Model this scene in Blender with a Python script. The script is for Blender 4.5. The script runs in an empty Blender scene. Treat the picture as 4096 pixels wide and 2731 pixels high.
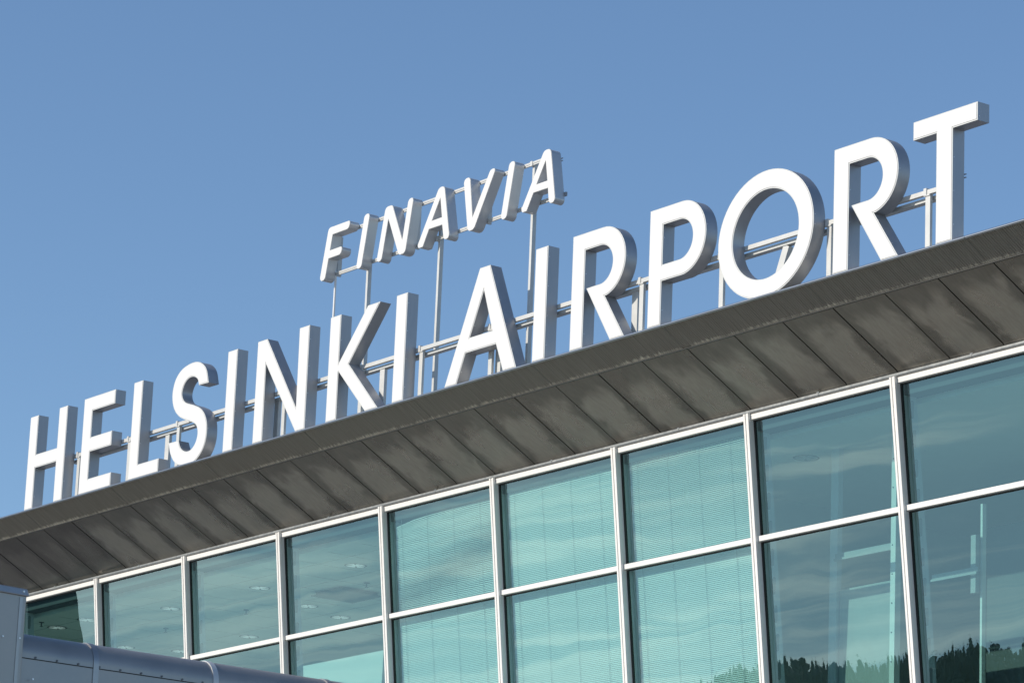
import bpy, math, random
from mathutils import Vector, Matrix
from mathutils.geometry import tessellate_polygon
R = math.radians
random.seed(7)
S = bpy.context.scene
COL = S.collection
ZB = 16.54          # height of the sign's base line above the ground; heights below are relative to it

# ------------------------------------------------------------------ camera
YAW, PITCH, ROLL = R(54.0942), R(14.54455), R(2.35324)
fw = Vector((-math.sin(YAW)*math.cos(PITCH), math.cos(YAW)*math.cos(PITCH), math.sin(PITCH)))
r0 = Vector((math.cos(YAW), math.sin(YAW), 0)); u0 = r0.cross(fw)
rv = math.cos(ROLL)*r0 + math.sin(ROLL)*u0
uv = -math.sin(ROLL)*r0 + math.cos(ROLL)*u0
cam = bpy.data.objects.new('camera', bpy.data.cameras.new('camera'))
COL.objects.link(cam)
cam.data.sensor_width = 36; cam.data.sensor_fit = 'HORIZONTAL'
cam.data.lens = 14248.5/4096*36
cam.data.clip_start = 0.5; cam.data.clip_end = 6000
cam.matrix_world = Matrix(((rv.x, uv.x, -fw.x, 58.56), (rv.y, uv.y, -fw.y, -34.7444),
                           (rv.z, uv.z, -fw.z, -14.8882+ZB), (0, 0, 0, 1)))
S.camera = cam
S.view_settings.view_transform = 'Standard'; S.view_settings.look = 'None'
S.view_settings.gamma = 1.0; S.view_settings.exposure = 0.0

# ------------------------------------------------------------------ sun and sky
to_sun = Vector((-0.36, -1.0, 0.555)).normalized()
sun = bpy.data.objects.new('sun', bpy.data.lights.new('sun', 'SUN')); COL.objects.link(sun)
sun.data.energy = 4.15; sun.data.angle = R(0.55); sun.data.color = (1.0, 0.91, 0.785)
sun.rotation_euler = to_sun.to_track_quat('Z', 'Y').to_euler()
W = bpy.data.worlds.new('World'); S.world = W; W.use_nodes = True
nt = W.node_tree; N = nt.nodes; L = nt.links
bg = N['Background']
sky = N.new('ShaderNodeTexSky'); sky.sky_type = 'NISHITA'; sky.sun_disc = False
sky.sun_elevation = math.asin(to_sun.z); sky.sun_rotation = math.atan2(to_sun.x, to_sun.y)
sky.air_density = 1.0; sky.dust_density = 0.3; sky.ozone_density = 4.0; sky.altitude = 50
# a low bank of streaky stratus over the southern and south-western horizon (behind the camera)
def wm(op, a, b_=0.0, c_=None):
    q = N.new('ShaderNodeMath'); q.operation = op
    for i, v in enumerate((a, b_, c_)):
        if v is None: continue
        if isinstance(v, (int, float)): q.inputs[i].default_value = v
        else: L.new(v, q.inputs[i])
    return q.outputs[0]
def wdot(v):
    q = N.new('ShaderNodeVectorMath'); q.operation = 'DOT_PRODUCT'; q.inputs[1].default_value = v; L.new(tc.outputs['Generated'], q.inputs[0]); return q.outputs['Value']
def wsmooth(v, lo, hi):
    q = N.new('ShaderNodeMapRange'); q.interpolation_type = 'SMOOTHSTEP'
    q.inputs['From Min'].default_value = lo; q.inputs['From Max'].default_value = hi; L.new(v, q.inputs['Value']); return q.outputs[0]
tc = N.new('ShaderNodeTexCoord')
def wnoise(sc, det, dist):
    mp = N.new('ShaderNodeMapping'); mp.inputs['Scale'].default_value = sc; mp.inputs['Rotation'].default_value = (R(1.5), 0, 0); L.new(tc.outputs['Generated'], mp.inputs[0])
    nz = N.new('ShaderNodeTexNoise'); nz.inputs['Scale'].default_value = 1.0; nz.inputs['Detail'].default_value = det
    nz.inputs['Roughness'].default_value = 0.55; nz.inputs['Distortion'].default_value = dist; L.new(mp.outputs[0], nz.inputs['Vector']); return nz.outputs['Fac']
nzv = wnoise((9, 9, 100), 6, 1.0)
zz = wdot((0, 0, 1))
lvl = wm('ADD', nzv, wm('ADD', wm('MULTIPLY', wdot((-0.68, 0.73, 0)), 0.75), wm('MULTIPLY', wm('SUBTRACT', 0.05, zz), 1.6)))
streak = wsmooth(lvl, 0.44, 0.72)
cc = N.new('ShaderNodeMix'); cc.data_type = 'RGBA'; L.new(streak, cc.inputs['Factor'])
cc.inputs['A'].default_value = (3.5, 5.35, 6.2, 1); cc.inputs['B'].default_value = (7.1, 8.5, 8.2, 1)
mask = wm('MULTIPLY', wsmooth(wdot((-0.75, -0.66, 0)), 0.50, 0.80), wm('SUBTRACT', 1.0, wsmooth(zz, 0.10, 0.24)))
mx = N.new('ShaderNodeMix'); mx.data_type = 'RGBA'
tint = N.new('ShaderNodeMix'); tint.data_type = 'RGBA'; tint.blend_type = 'MULTIPLY'; tint.inputs['Factor'].default_value = 1.0
L.new(sky.outputs[0], tint.inputs['A']); tint.inputs['B'].default_value = (1.0, 1.02, 1.03, 1)
L.new(tint.outputs['Result'], mx.inputs['A']); L.new(cc.outputs['Result'], mx.inputs['B']); L.new(wm('MULTIPLY', mask, 1.0), mx.inputs['Factor'])
L.new(mx.outputs['Result'], bg.inputs['Color']); bg.inputs['Strength'].default_value = 0.138

# ------------------------------------------------------------------ helpers
class MB:
    def __init__(s): s.v = []; s.f = []; s.m = []; s.mi = 0
    def face(s, pts):
        n = len(s.v); s.v += [tuple(p) for p in pts]; s.f.append(tuple(range(n, n+len(pts)))); s.m.append(s.mi)
    def hexa(s, p):      # p: 8 corners, bottom ring 0-3 then top ring 4-7
        n = len(s.v); s.v += [tuple(q) for q in p]
        for f in ((3, 2, 1, 0), (4, 5, 6, 7), (0, 1, 5, 4), (1, 2, 6, 5), (2, 3, 7, 6), (3, 0, 4, 7)):
            s.f.append(tuple(n+i for i in f)); s.m.append(s.mi)
    def box(s, x0, x1, y0, y1, z0, z1):
        s.hexa([(x0, y0, z0), (x1, y0, z0), (x1, y1, z0), (x0, y1, z0), (x0, y0, z1), (x1, y0, z1), (x1, y1, z1), (x0, y1, z1)])
    def bar(s, a, b, w, d, up=(0, 0, 1)):   # box-section bar between two points
        a = Vector(a); b = Vector(b); t = (b-a).normalized(); x = t.cross(Vector(up))
        if x.length < 1e-4: x = t.cross(Vector((0, 1, 0)))
        x.normalize(); y = x.cross(t)
        ring = lambda c: [c-x*w/2-y*d/2, c+x*w/2-y*d/2, c+x*w/2+y*d/2, c-x*w/2+y*d/2]
        s.hexa(ring(a)+ring(b))
    def tube(s, a, b, r, n=12, r2=None, caps=True):
        a = Vector(a); b = Vector(b); t = (b-a).normalized(); x = t.orthogonal().normalized(); y = t.cross(x); r2 = r if r2 is None else r2
        k = len(s.v)
        for c, q in ((a, r), (b, r2)):
            for i in range(n):
                w = 2*math.pi*i/n; s.v.append(tuple(c+x*q*math.cos(w)+y*q*math.sin(w)))
        for i in range(n):
            j = (i+1) % n; s.f.append((k+i, k+j, k+n+j, k+n+i)); s.m.append(s.mi)
        if caps:
            s.f.append(tuple(k+i for i in reversed(range(n)))); s.m.append(s.mi)
            s.f.append(tuple(k+n+i for i in range(n))); s.m.append(s.mi)
    def extrude_x(s, prof, x0, x1):          # closed (y,z) profile along X
        n = len(prof); k = len(s.v)
        for x in (x0, x1): s.v += [(x, y, z) for y, z in prof]
        for i in range(n):
            j = (i+1) % n; s.f.append((k+i, k+j, k+n+j, k+n+i)); s.m.append(s.mi)
        s.f.append(tuple(k+i for i in reversed(range(n)))); s.m.append(s.mi)
        s.f.append(tuple(k+n+i for i in range(n))); s.m.append(s.mi)
    def extrude_y(s, prof, y0, y1):          # closed (x,z) profile along Y
        n = len(prof); k = len(s.v)
        for y in (y0, y1): s.v += [(x, y, z) for x, z in prof]
        for i in range(n):
            j = (i+1) % n; s.f.append((k+i, k+j, k+n+j, k+n+i)); s.m.append(s.mi)
        s.f.append(tuple(k+i for i in reversed(range(n)))); s.m.append(s.mi)
        s.f.append(tuple(k+n+i for i in range(n))); s.m.append(s.mi)
    def slab(s, loops, y0, y1, mf=0, ms=0, mbk=0):   # filled outline (first loop outer, rest holes), thickness y0..y1
        flat = [p for lp in loops for p in lp]
        tris = tessellate_polygon([[Vector((p[0], p[1], 0)) for p in lp] for lp in loops])
        for y, mi in ((y0, mf), (y1, mbk)):
            k = len(s.v); s.v += [(p[0], y, p[1]) for p in flat]
            for t in tris: s.f.append(tuple(k+i for i in t)); s.m.append(mi)
        for lp in loops:
            n = len(lp); k = len(s.v)
            s.v += [(p[0], y0, p[1]) for p in lp] + [(p[0], y1, p[1]) for p in lp]
            for i in range(n):
                j = (i+1) % n; s.f.append((k+i, k+j, k+n+j, k+n+i)); s.m.append(ms)
    def build(s, name, mats, parent=None, label=None, smooth=None, bevel=0):
        o0 = ORG.get(parent, Vector((0, 0, 0)))
        me = bpy.data.meshes.new(name)
        me.from_pydata([(v[0]-o0.x, v[1]-o0.y, v[2]-o0.z) for v in s.v], [], s.f)
        for m in (mats if isinstance(mats, (list, tuple)) else [mats]): me.materials.append(m)
        me.polygons.foreach_set('material_index', s.m)
        import bmesh
        bm = bmesh.new(); bm.from_mesh(me)
        if smooth is not None: bmesh.ops.remove_doubles(bm, verts=bm.verts, dist=1e-5)
        bmesh.ops.recalc_face_normals(bm, faces=bm.faces) if len(bm.faces) > 1 else None; bm.to_mesh(me); bm.free()
        if smooth is not None:
            for p in me.polygons: p.use_smooth = True
            me.set_sharp_from_angle(angle=R(smooth))
        o = bpy.data.objects.new(name, me); COL.objects.link(o)
        if parent: o.parent = parent
        else: o.location = (0, 0, ZB)
        ORG[o] = o0
        if label: o['label'] = label
        if bevel:
            b = o.modifiers.new('bevel', 'BEVEL'); b.width = bevel; b.segments = 2; b.limit_method = 'ANGLE'; b.angle_limit = R(40)
        return o
ORG = {}
def thing(name, label, cat, loc, group=None):
    o = bpy.data.objects.new(name, None); COL.objects.link(o)
    o.empty_display_size = 0.3
    o.location = (loc[0], loc[1], loc[2]+ZB); ORG[o] = Vector(loc)
    o['label'] = label; o['category'] = cat
    if group: o['group'] = group
    return o
def tag(o, label, cat, group=None):
    o['label'] = label; o['category'] = cat
    if group: o['group'] = group
    return o

def nodes(name):
    m = bpy.data.materials.new(name); m.use_nodes = True
    return m, m.node_tree.nodes, m.node_tree.links, m.node_tree.nodes['Principled BSDF']
def mat(name, col, rough=0.5, metal=0.0, var=0.06, scale=3.0, stretch=(1, 1, 1), rvar=0.0, bump=0.0, bscale=20.0, spec=0.5, col2=None):
    m, n, l, p = nodes(name)
    p.inputs['Roughness'].default_value = rough; p.inputs['Metallic'].default_value = metal
    p.inputs['Specular IOR Level'].default_value = spec
    g = n.new('ShaderNodeNewGeometry')
    mp = n.new('ShaderNodeMapping'); mp.inputs['Scale'].default_value = stretch; l.new(g.outputs['Position'], mp.inputs[0])
    z = n.new('ShaderNodeTexNoise'); z.inputs['Scale'].default_value = scale; z.inputs['Detail'].default_value = 6; z.inputs['Roughness'].default_value = 0.6
    l.new(mp.outputs[0], z.inputs['Vector'])
    rp = n.new('ShaderNodeValToRGB'); e = rp.color_ramp.elements
    e[0].position = 0.3; e[1].position = 0.7
    a = [max(0, c*(1-var)) for c in col]; b = [min(1, c*(1+var)) for c in (col2 or col)]
    e[0].color = (*a, 1); e[1].color = (*b, 1)
    l.new(z.outputs['Fac'], rp.inputs[0]); l.new(rp.outputs[0], p.inputs['Base Color'])
    if rvar:
        mr = n.new('ShaderNodeMapRange'); mr.inputs['From Min'].default_value = 0.3; mr.inputs['From Max'].default_value = 0.7
        mr.inputs['To Min'].default_value = rough-rvar; mr.inputs['To Max'].default_value = rough+rvar
        l.new(z.outputs['Fac'], mr.inputs['Value']); l.new(mr.outputs[0], p.inputs['Roughness'])
    if bump:
        z2 = n.new('ShaderNodeTexNoise'); z2.inputs['Scale'].default_value = bscale; z2.inputs['Detail'].default_value = 3
        l.new(mp.outputs[0], z2.inputs['Vector'])
        bp = n.new('ShaderNodeBump'); bp.inputs['Strength'].default_value = bump; bp.inputs['Distance'].default_value = 0.02
        l.new(z2.outputs['Fac'], bp.inputs['Height']); l.new(bp.outputs[0], p.inputs['Normal'])
    return m

M = {}
M['acrylic'] = mat('white_acrylic', (0.765, 0.75, 0.725), 0.35, var=0.012, scale=1.2)
M['trim'] = mat('pale_trim', (0.62, 0.63, 0.61), 0.4, var=0.05, scale=5)
M['alu'] = mat('brushed_aluminium', (0.41, 0.415, 0.43), 0.42, 0.5, var=0.07, scale=2.0, stretch=(3, 3, 0.7), rvar=0.05, bump=0.02, bscale=4)
M['white_alu'] = mat('white_lacquered_aluminium', (0.61, 0.615, 0.62), 0.36, 0.4, var=0.05, scale=2.5, rvar=0.05)
M['screw'] = mat('screw_steel', (0.8, 0.8, 0.8), 0.3, 0.6, var=0.02)
M['rail'] = mat('galvanised_rail_paint', (0.60, 0.60, 0.575), 0.45, 0.1, var=0.06, scale=6)
M['rail_dark'] = mat('clamp_dark_steel', (0.25, 0.25, 0.25), 0.5, 0.5)  # plain dark steel tone
M['frame'] = mat('white_window_frame', (0.84, 0.82, 0.785), 0.38, 0.0, var=0.03, scale=4)
M['gasket'] = mat('black_rubber_gasket', (0.022, 0.022, 0.02), 0.55, 0.0)
M['galv'] = mat('galvanised_sheet', (0.34, 0.35, 0.345), 0.42, 0.6, var=0.12, scale=12, rvar=0.08)
M['nose'] = mat('roof_edge_aluminium', (0.42, 0.43, 0.44), 0.32, 1.0, var=0.06, scale=2)
M['roof'] = mat('roof_membrane', (0.30, 0.30, 0.29), 0.8, var=0.1)
M['inner_steel'] = mat('inner_mullion_paint', (0.62, 0.64, 0.68), 0.5, var=0.03)
M['slot'] = mat('slot_dark', (0.30, 0.31, 0.33), 0.7)
M['ceiling'] = mat('ceiling_panel_paint', (0.80, 0.80, 0.78), 0.8, var=0.02)
M['room'] = mat('interior_wall_paint', (0.62, 0.62, 0.60), 0.8, var=0.02)
M['header_shade'] = mat('header_shade_paint', (0.10, 0.11, 0.12), 0.8, var=0.05)
M['wall_mid'] = mat('interior_grey_wall', (0.42, 0.43, 0.42), 0.8, var=0.04)
M['wall_low'] = mat('interior_slate_wall', (0.15, 0.155, 0.16), 0.8, var=0.04)
M['bar'] = mat('interior_bar_paint', (0.45, 0.45, 0.45), 0.5, var=0.03)
M['floor_in'] = mat('interior_floor', (0.60, 0.58, 0.55), 0.5, var=0.08)
M['blind'] = mat('blind_slat_white', (0.82, 0.82, 0.80), 0.5, var=0.01)
M['cord'] = mat('blind_cord', (0.44, 0.46, 0.46), 0.7)
M['lamp_ref'] = mat('lamp_reflector', (0.85, 0.85, 0.85), 0.12, 1.0, var=0.02)
M['joint'] = mat('ceiling_joint_grey', (0.46, 0.46, 0.45), 0.8)
M['vent'] = mat('vent_grey', (0.16, 0.17, 0.18), 0.6)
M['duct'] = mat('grey_duct_sheet', (0.39, 0.375, 0.355), 0.36, 0.6, var=0.10, scale=1.5, rvar=0.06, bump=0.06, bscale=2.2)
M['duct_trim'] = mat('grey_duct_strap', (0.43, 0.42, 0.41), 0.35, 0.8, var=0.05, scale=4)
M['strap_sunlit'] = mat('sunlit_tone_strap', (0.62, 0.63, 0.63), 0.4, 0.3, var=0.04, scale=4)  # sunlight on one strap's top put into its paler colour
M['concrete'] = mat('facade_panel_grey', (0.42, 0.42, 0.41), 0.7, var=0.08)
M['dark_cladding'] = mat('dark_cladding', (0.035, 0.038, 0.04), 0.7, var=0.15, scale=0.4)
M['ground'] = mat('ground_paving', (0.23, 0.225, 0.215), 0.9, var=0.15, scale=0.3)
M['asphalt'] = mat('asphalt', (0.06, 0.06, 0.06), 0.9, var=0.15, scale=2)
M['forest'] = mat('spruce_foliage', (0.09, 0.115, 0.08), 0.9, var=0.2, scale=0.25, col2=(0.10, 0.12, 0.10))

def soffit_mat(name, lo, hi, r0_, r1_, metal):
    m, n, l, p = nodes(name)
    g = n.new('ShaderNodeNewGeometry'); oi = n.new('ShaderNodeObjectInfo')
    ad = n.new('ShaderNodeVectorMath'); ad.operation = 'ADD'; l.new(g.outputs['Position'], ad.inputs[0])
    sc = n.new('ShaderNodeVectorMath'); sc.operation = 'SCALE'; sc.inputs[0].default_value = (9, 13, 5); l.new(oi.outputs['Random'], sc.inputs['Scale'])
    l.new(sc.outputs[0], ad.inputs[1])
    def noise(scale, st, det, dist=0.0):
        mp = n.new('ShaderNodeMapping'); mp.inputs['Scale'].default_value = st; l.new(ad.outputs[0], mp.inputs[0])
        z = n.new('ShaderNodeTexNoise'); z.inputs['Scale'].default_value = scale; z.inputs['Detail'].default_value = det
        z.inputs['Roughness'].default_value = 0.5; z.inputs['Distortion'].default_value = dist; l.new(mp.outputs[0], z.inputs['Vector']); return z
    a = noise(1.05, (1.35, 0.55, 0.55), 4, 0.5); b = noise(26, (1, 0.2, 0.2), 3)
    rp = n.new('ShaderNodeValToRGB'); e = rp.color_ramp.elements
    e[0].position = 0.24; e[0].color = (*lo, 1); e[1].position = 0.66; e[1].color = (*hi, 1)
    # grime kept off the panel joints and the outer lip: pale dusty middles, darker margins
    def mth(op, x_, y_=0.0):
        q = n.new('ShaderNodeMath'); q.operation = op
        for i, v in enumerate((x_, y_)):
            if isinstance(v, (int, float)): q.inputs[i].default_value = v
            else: l.new(v, q.inputs[i])
        return q.outputs[0]
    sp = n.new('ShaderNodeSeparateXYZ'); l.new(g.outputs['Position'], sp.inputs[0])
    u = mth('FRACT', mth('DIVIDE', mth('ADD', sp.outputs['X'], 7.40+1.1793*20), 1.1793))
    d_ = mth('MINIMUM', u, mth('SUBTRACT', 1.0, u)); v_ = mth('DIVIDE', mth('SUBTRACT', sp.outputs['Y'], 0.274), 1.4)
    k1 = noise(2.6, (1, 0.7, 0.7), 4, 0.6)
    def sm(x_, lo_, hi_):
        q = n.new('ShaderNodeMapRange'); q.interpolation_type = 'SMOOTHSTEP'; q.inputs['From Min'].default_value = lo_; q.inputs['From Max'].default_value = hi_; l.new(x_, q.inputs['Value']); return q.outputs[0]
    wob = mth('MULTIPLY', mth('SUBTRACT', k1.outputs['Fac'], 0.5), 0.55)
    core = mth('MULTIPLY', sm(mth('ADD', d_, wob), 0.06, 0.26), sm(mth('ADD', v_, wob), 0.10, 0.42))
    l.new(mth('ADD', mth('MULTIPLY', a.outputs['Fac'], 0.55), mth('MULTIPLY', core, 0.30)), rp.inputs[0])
    mx = n.new('ShaderNodeMix'); mx.data_type = 'RGBA'; mx.blend_type = 'OVERLAY'; mx.inputs['Factor'].default_value = 0.2
    l.new(rp.outputs[0], mx.inputs['A']); l.new(b.outputs['Fac'], mx.inputs['B'])
    l.new(mx.outputs['Result'], p.inputs['Base Color'])
    mr = n.new('ShaderNodeMapRange'); mr.inputs['From Min'].default_value = 0.35; mr.inputs['From Max'].default_value = 0.65
    mr.inputs['To Min'].default_value = r0_; mr.inputs['To Max'].default_value = r1_; l.new(a.outputs['Fac'], mr.inputs['Value']); l.new(mr.outputs[0], p.inputs['Roughness'])
    p.inputs['Metallic'].default_value = metal
    c = noise(0.8, (1.7, 0.6, 0.6), 1.5, 0.4)
    bp = n.new('ShaderNodeBump'); bp.inputs['Strength'].default_value = 0.25; bp.inputs['Distance'].default_value = 0.03
    l.new(c.outputs['Fac'], bp.inputs['Height']); l.new(bp.outputs[0], p.inputs['Normal'])
    return m
M['soffit'] = soffit_mat('weathered_soffit_zinc', (0.17, 0.157, 0.135), (0.41, 0.375, 0.32), 0.24, 0.42, 0.75)
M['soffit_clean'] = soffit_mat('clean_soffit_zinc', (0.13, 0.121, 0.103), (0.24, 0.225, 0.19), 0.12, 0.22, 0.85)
def fascia_mat():
    m, n, l, p = nodes('fascia_ribbed_sheet')
    g = n.new('ShaderNodeNewGeometry'); sp = n.new('ShaderNodeSeparateXYZ'); l.new(g.outputs['Position'], sp.inputs[0])
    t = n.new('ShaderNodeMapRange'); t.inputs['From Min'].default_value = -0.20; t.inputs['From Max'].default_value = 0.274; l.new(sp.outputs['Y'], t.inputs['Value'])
    def noise(st, det):
        mp = n.new('ShaderNodeMapping'); mp.inputs['Scale'].default_value = st; l.new(g.outputs['Position'], mp.inputs[0])
        z = n.new('ShaderNodeTexNoise'); z.inputs['Scale'].default_value = 1.0; z.inputs['Detail'].default_value = det; l.new(mp.outputs[0], z.inputs['Vector']); return z.outputs['Fac']
    def mth(op, a, b_=0.0):
        q = n.new('ShaderNodeMath'); q.operation = op
        for i, v in enumerate((a, b_)):
            if isinstance(v, (int, float)): q.inputs[i].default_value = v
            else: l.new(v, q.inputs[i])
        return q.outputs[0]
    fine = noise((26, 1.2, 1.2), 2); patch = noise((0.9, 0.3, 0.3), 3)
    # pale streaks gathered along the drip edge
    drip_streak = mth('ADD', t.outputs[0], mth('ADD', mth('MULTIPLY', mth('SUBTRACT', fine, 0.5), 0.26), mth('MULTIPLY', mth('SUBTRACT', patch, 0.5), 0.22)))
    ms = n.new('ShaderNodeMapRange'); ms.inputs['From Min'].default_value = 0.895; ms.inputs['From Max'].default_value = 1.0; l.new(drip_streak, ms.inputs['Value'])
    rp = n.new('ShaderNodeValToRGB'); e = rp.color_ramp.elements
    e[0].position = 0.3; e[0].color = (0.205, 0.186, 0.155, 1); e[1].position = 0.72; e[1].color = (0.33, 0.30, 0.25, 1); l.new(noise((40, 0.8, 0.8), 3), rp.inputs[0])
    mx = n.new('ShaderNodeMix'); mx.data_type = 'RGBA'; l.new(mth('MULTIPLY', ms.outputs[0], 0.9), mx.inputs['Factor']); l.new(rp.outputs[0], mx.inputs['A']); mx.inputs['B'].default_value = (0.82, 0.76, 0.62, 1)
    l.new(mx.outputs['Result'], p.inputs['Base Color']); p.inputs['Roughness'].default_value = 0.5; p.inputs['Metallic'].default_value = 0.25
    return m
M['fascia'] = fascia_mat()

M['lamp_on'] = mat('lit_lamp_reflector', (0.8, 0.8, 0.8), 0.3, var=0.02)
M['lamp_on'].node_tree.nodes['Principled BSDF'].inputs['Emission Color'].default_value = (1, 0.97, 0.93, 1)
M['lamp_on'].node_tree.nodes['Principled BSDF'].inputs['Emission Strength'].default_value = 0.3
F0 = 0.25
def glass_mat():
    m = bpy.data.materials.new('teal_solar_glass'); m.use_nodes = True
    n = m.node_tree.nodes; l = m.node_tree.links; n.clear()
    out = n.new('ShaderNodeOutputMaterial')
    tr = n.new('ShaderNodeBsdfTransparent'); tr.inputs['Color'].default_value = (0.555, 0.81, 0.775, 1)
    gl = n.new('ShaderNodeBsdfGlossy'); gl.inputs['Roughness'].default_value = 0.0; gl.inputs['Color'].default_value = (0.75, 0.92, 1.0, 1)
    g = n.new('ShaderNodeNewGeometry'); oi = n.new('ShaderNodeObjectInfo')
    sc = n.new('ShaderNodeVectorMath'); sc.operation = 'SCALE'; sc.inputs[0].default_value = (17, 11, 23); l.new(oi.outputs['Random'], sc.inputs['Scale'])
    ad = n.new('ShaderNodeVectorMath'); l.new(g.outputs['Position'], ad.inputs[0]); l.new(sc.outputs[0], ad.inputs[1])
    z = n.new('ShaderNodeTexNoise'); z.inputs['Scale'].default_value = 0.55; z.inputs['Detail'].default_value = 1.5; l.new(ad.outputs[0], z.inputs['Vector'])
    bp = n.new('ShaderNodeBump'); bp.inputs['Strength'].default_value = 0.08; bp.inputs['Distance'].default_value = 0.03
    l.new(z.outputs['Fac'], bp.inputs['Height']); 
    rs = n.new('ShaderNodeVectorMath'); rs.operation = 'SCALE'; rs.inputs[0].default_value = (0.004, 0.0, 0.004)
    rc = n.new('ShaderNodeMath'); rc.operation = 'SUBTRACT'; l.new(oi.outputs['Random'], rc.inputs[0]); rc.inputs[1].default_value = 0.5
    l.new(rc.outputs[0], rs.inputs['Scale'])        # every pane hangs a hair out of true
    rn = n.new('ShaderNodeVectorMath'); l.new(bp.outputs[0], rn.inputs[0]); l.new(rs.outputs[0], rn.inputs[1]); l.new(rn.outputs[0], gl.inputs['Normal'])
    dt = n.new('ShaderNodeVectorMath'); dt.operation = 'DOT_PRODUCT'; l.new(g.outputs['Incoming'], dt.inputs[0]); l.new(g.outputs['Normal'], dt.inputs[1])
    def mth(op, a, b_=0.0):      # Schlick reflectance, the same from both sides of the pane
        q = n.new('ShaderNodeMath'); q.operation = op
        for i, v in enumerate((a, b_)):
            if isinstance(v, (int, float)): q.inputs[i].default_value = v
            else: l.new(v, q.inputs[i])
        return q.outputs[0]
    om = mth('SUBTRACT', 1.0, mth('ABSOLUTE', dt.outputs['Value']))
    fac = mth('ADD', F0, mth('MULTIPLY', mth('POWER', om, 5.0), 1-F0))
    mx = n.new('ShaderNodeMixShader'); l.new(fac, mx.inputs[0]); l.new(tr.outputs[0], mx.inputs[1]); l.new(gl.outputs[0], mx.inputs[2])
    l.new(mx.outputs[0], out.inputs[0])
    return m
M['glass'] = glass_mat()

# ------------------------------------------------------------------ ground, road, neighbours
b = MB(); b.face([(-2500, -2500, -ZB), (2500, -2500, -ZB), (2500, 2500, -ZB), (-2500, 2500, -ZB)])
b.build('ground', M['ground'])['kind'] = 'structure'
b = MB(); b.box(-300, 300, -28, -16, -ZB-0.3, -ZB+0.004)
b.build('road', M['asphalt'])['kind'] = 'structure'
b = MB(); b.box(-300, 300, -16, -10, -ZB-0.3, -ZB+0.13)
b.build('pavement', M['ground'])['kind'] = 'structure'

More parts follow.
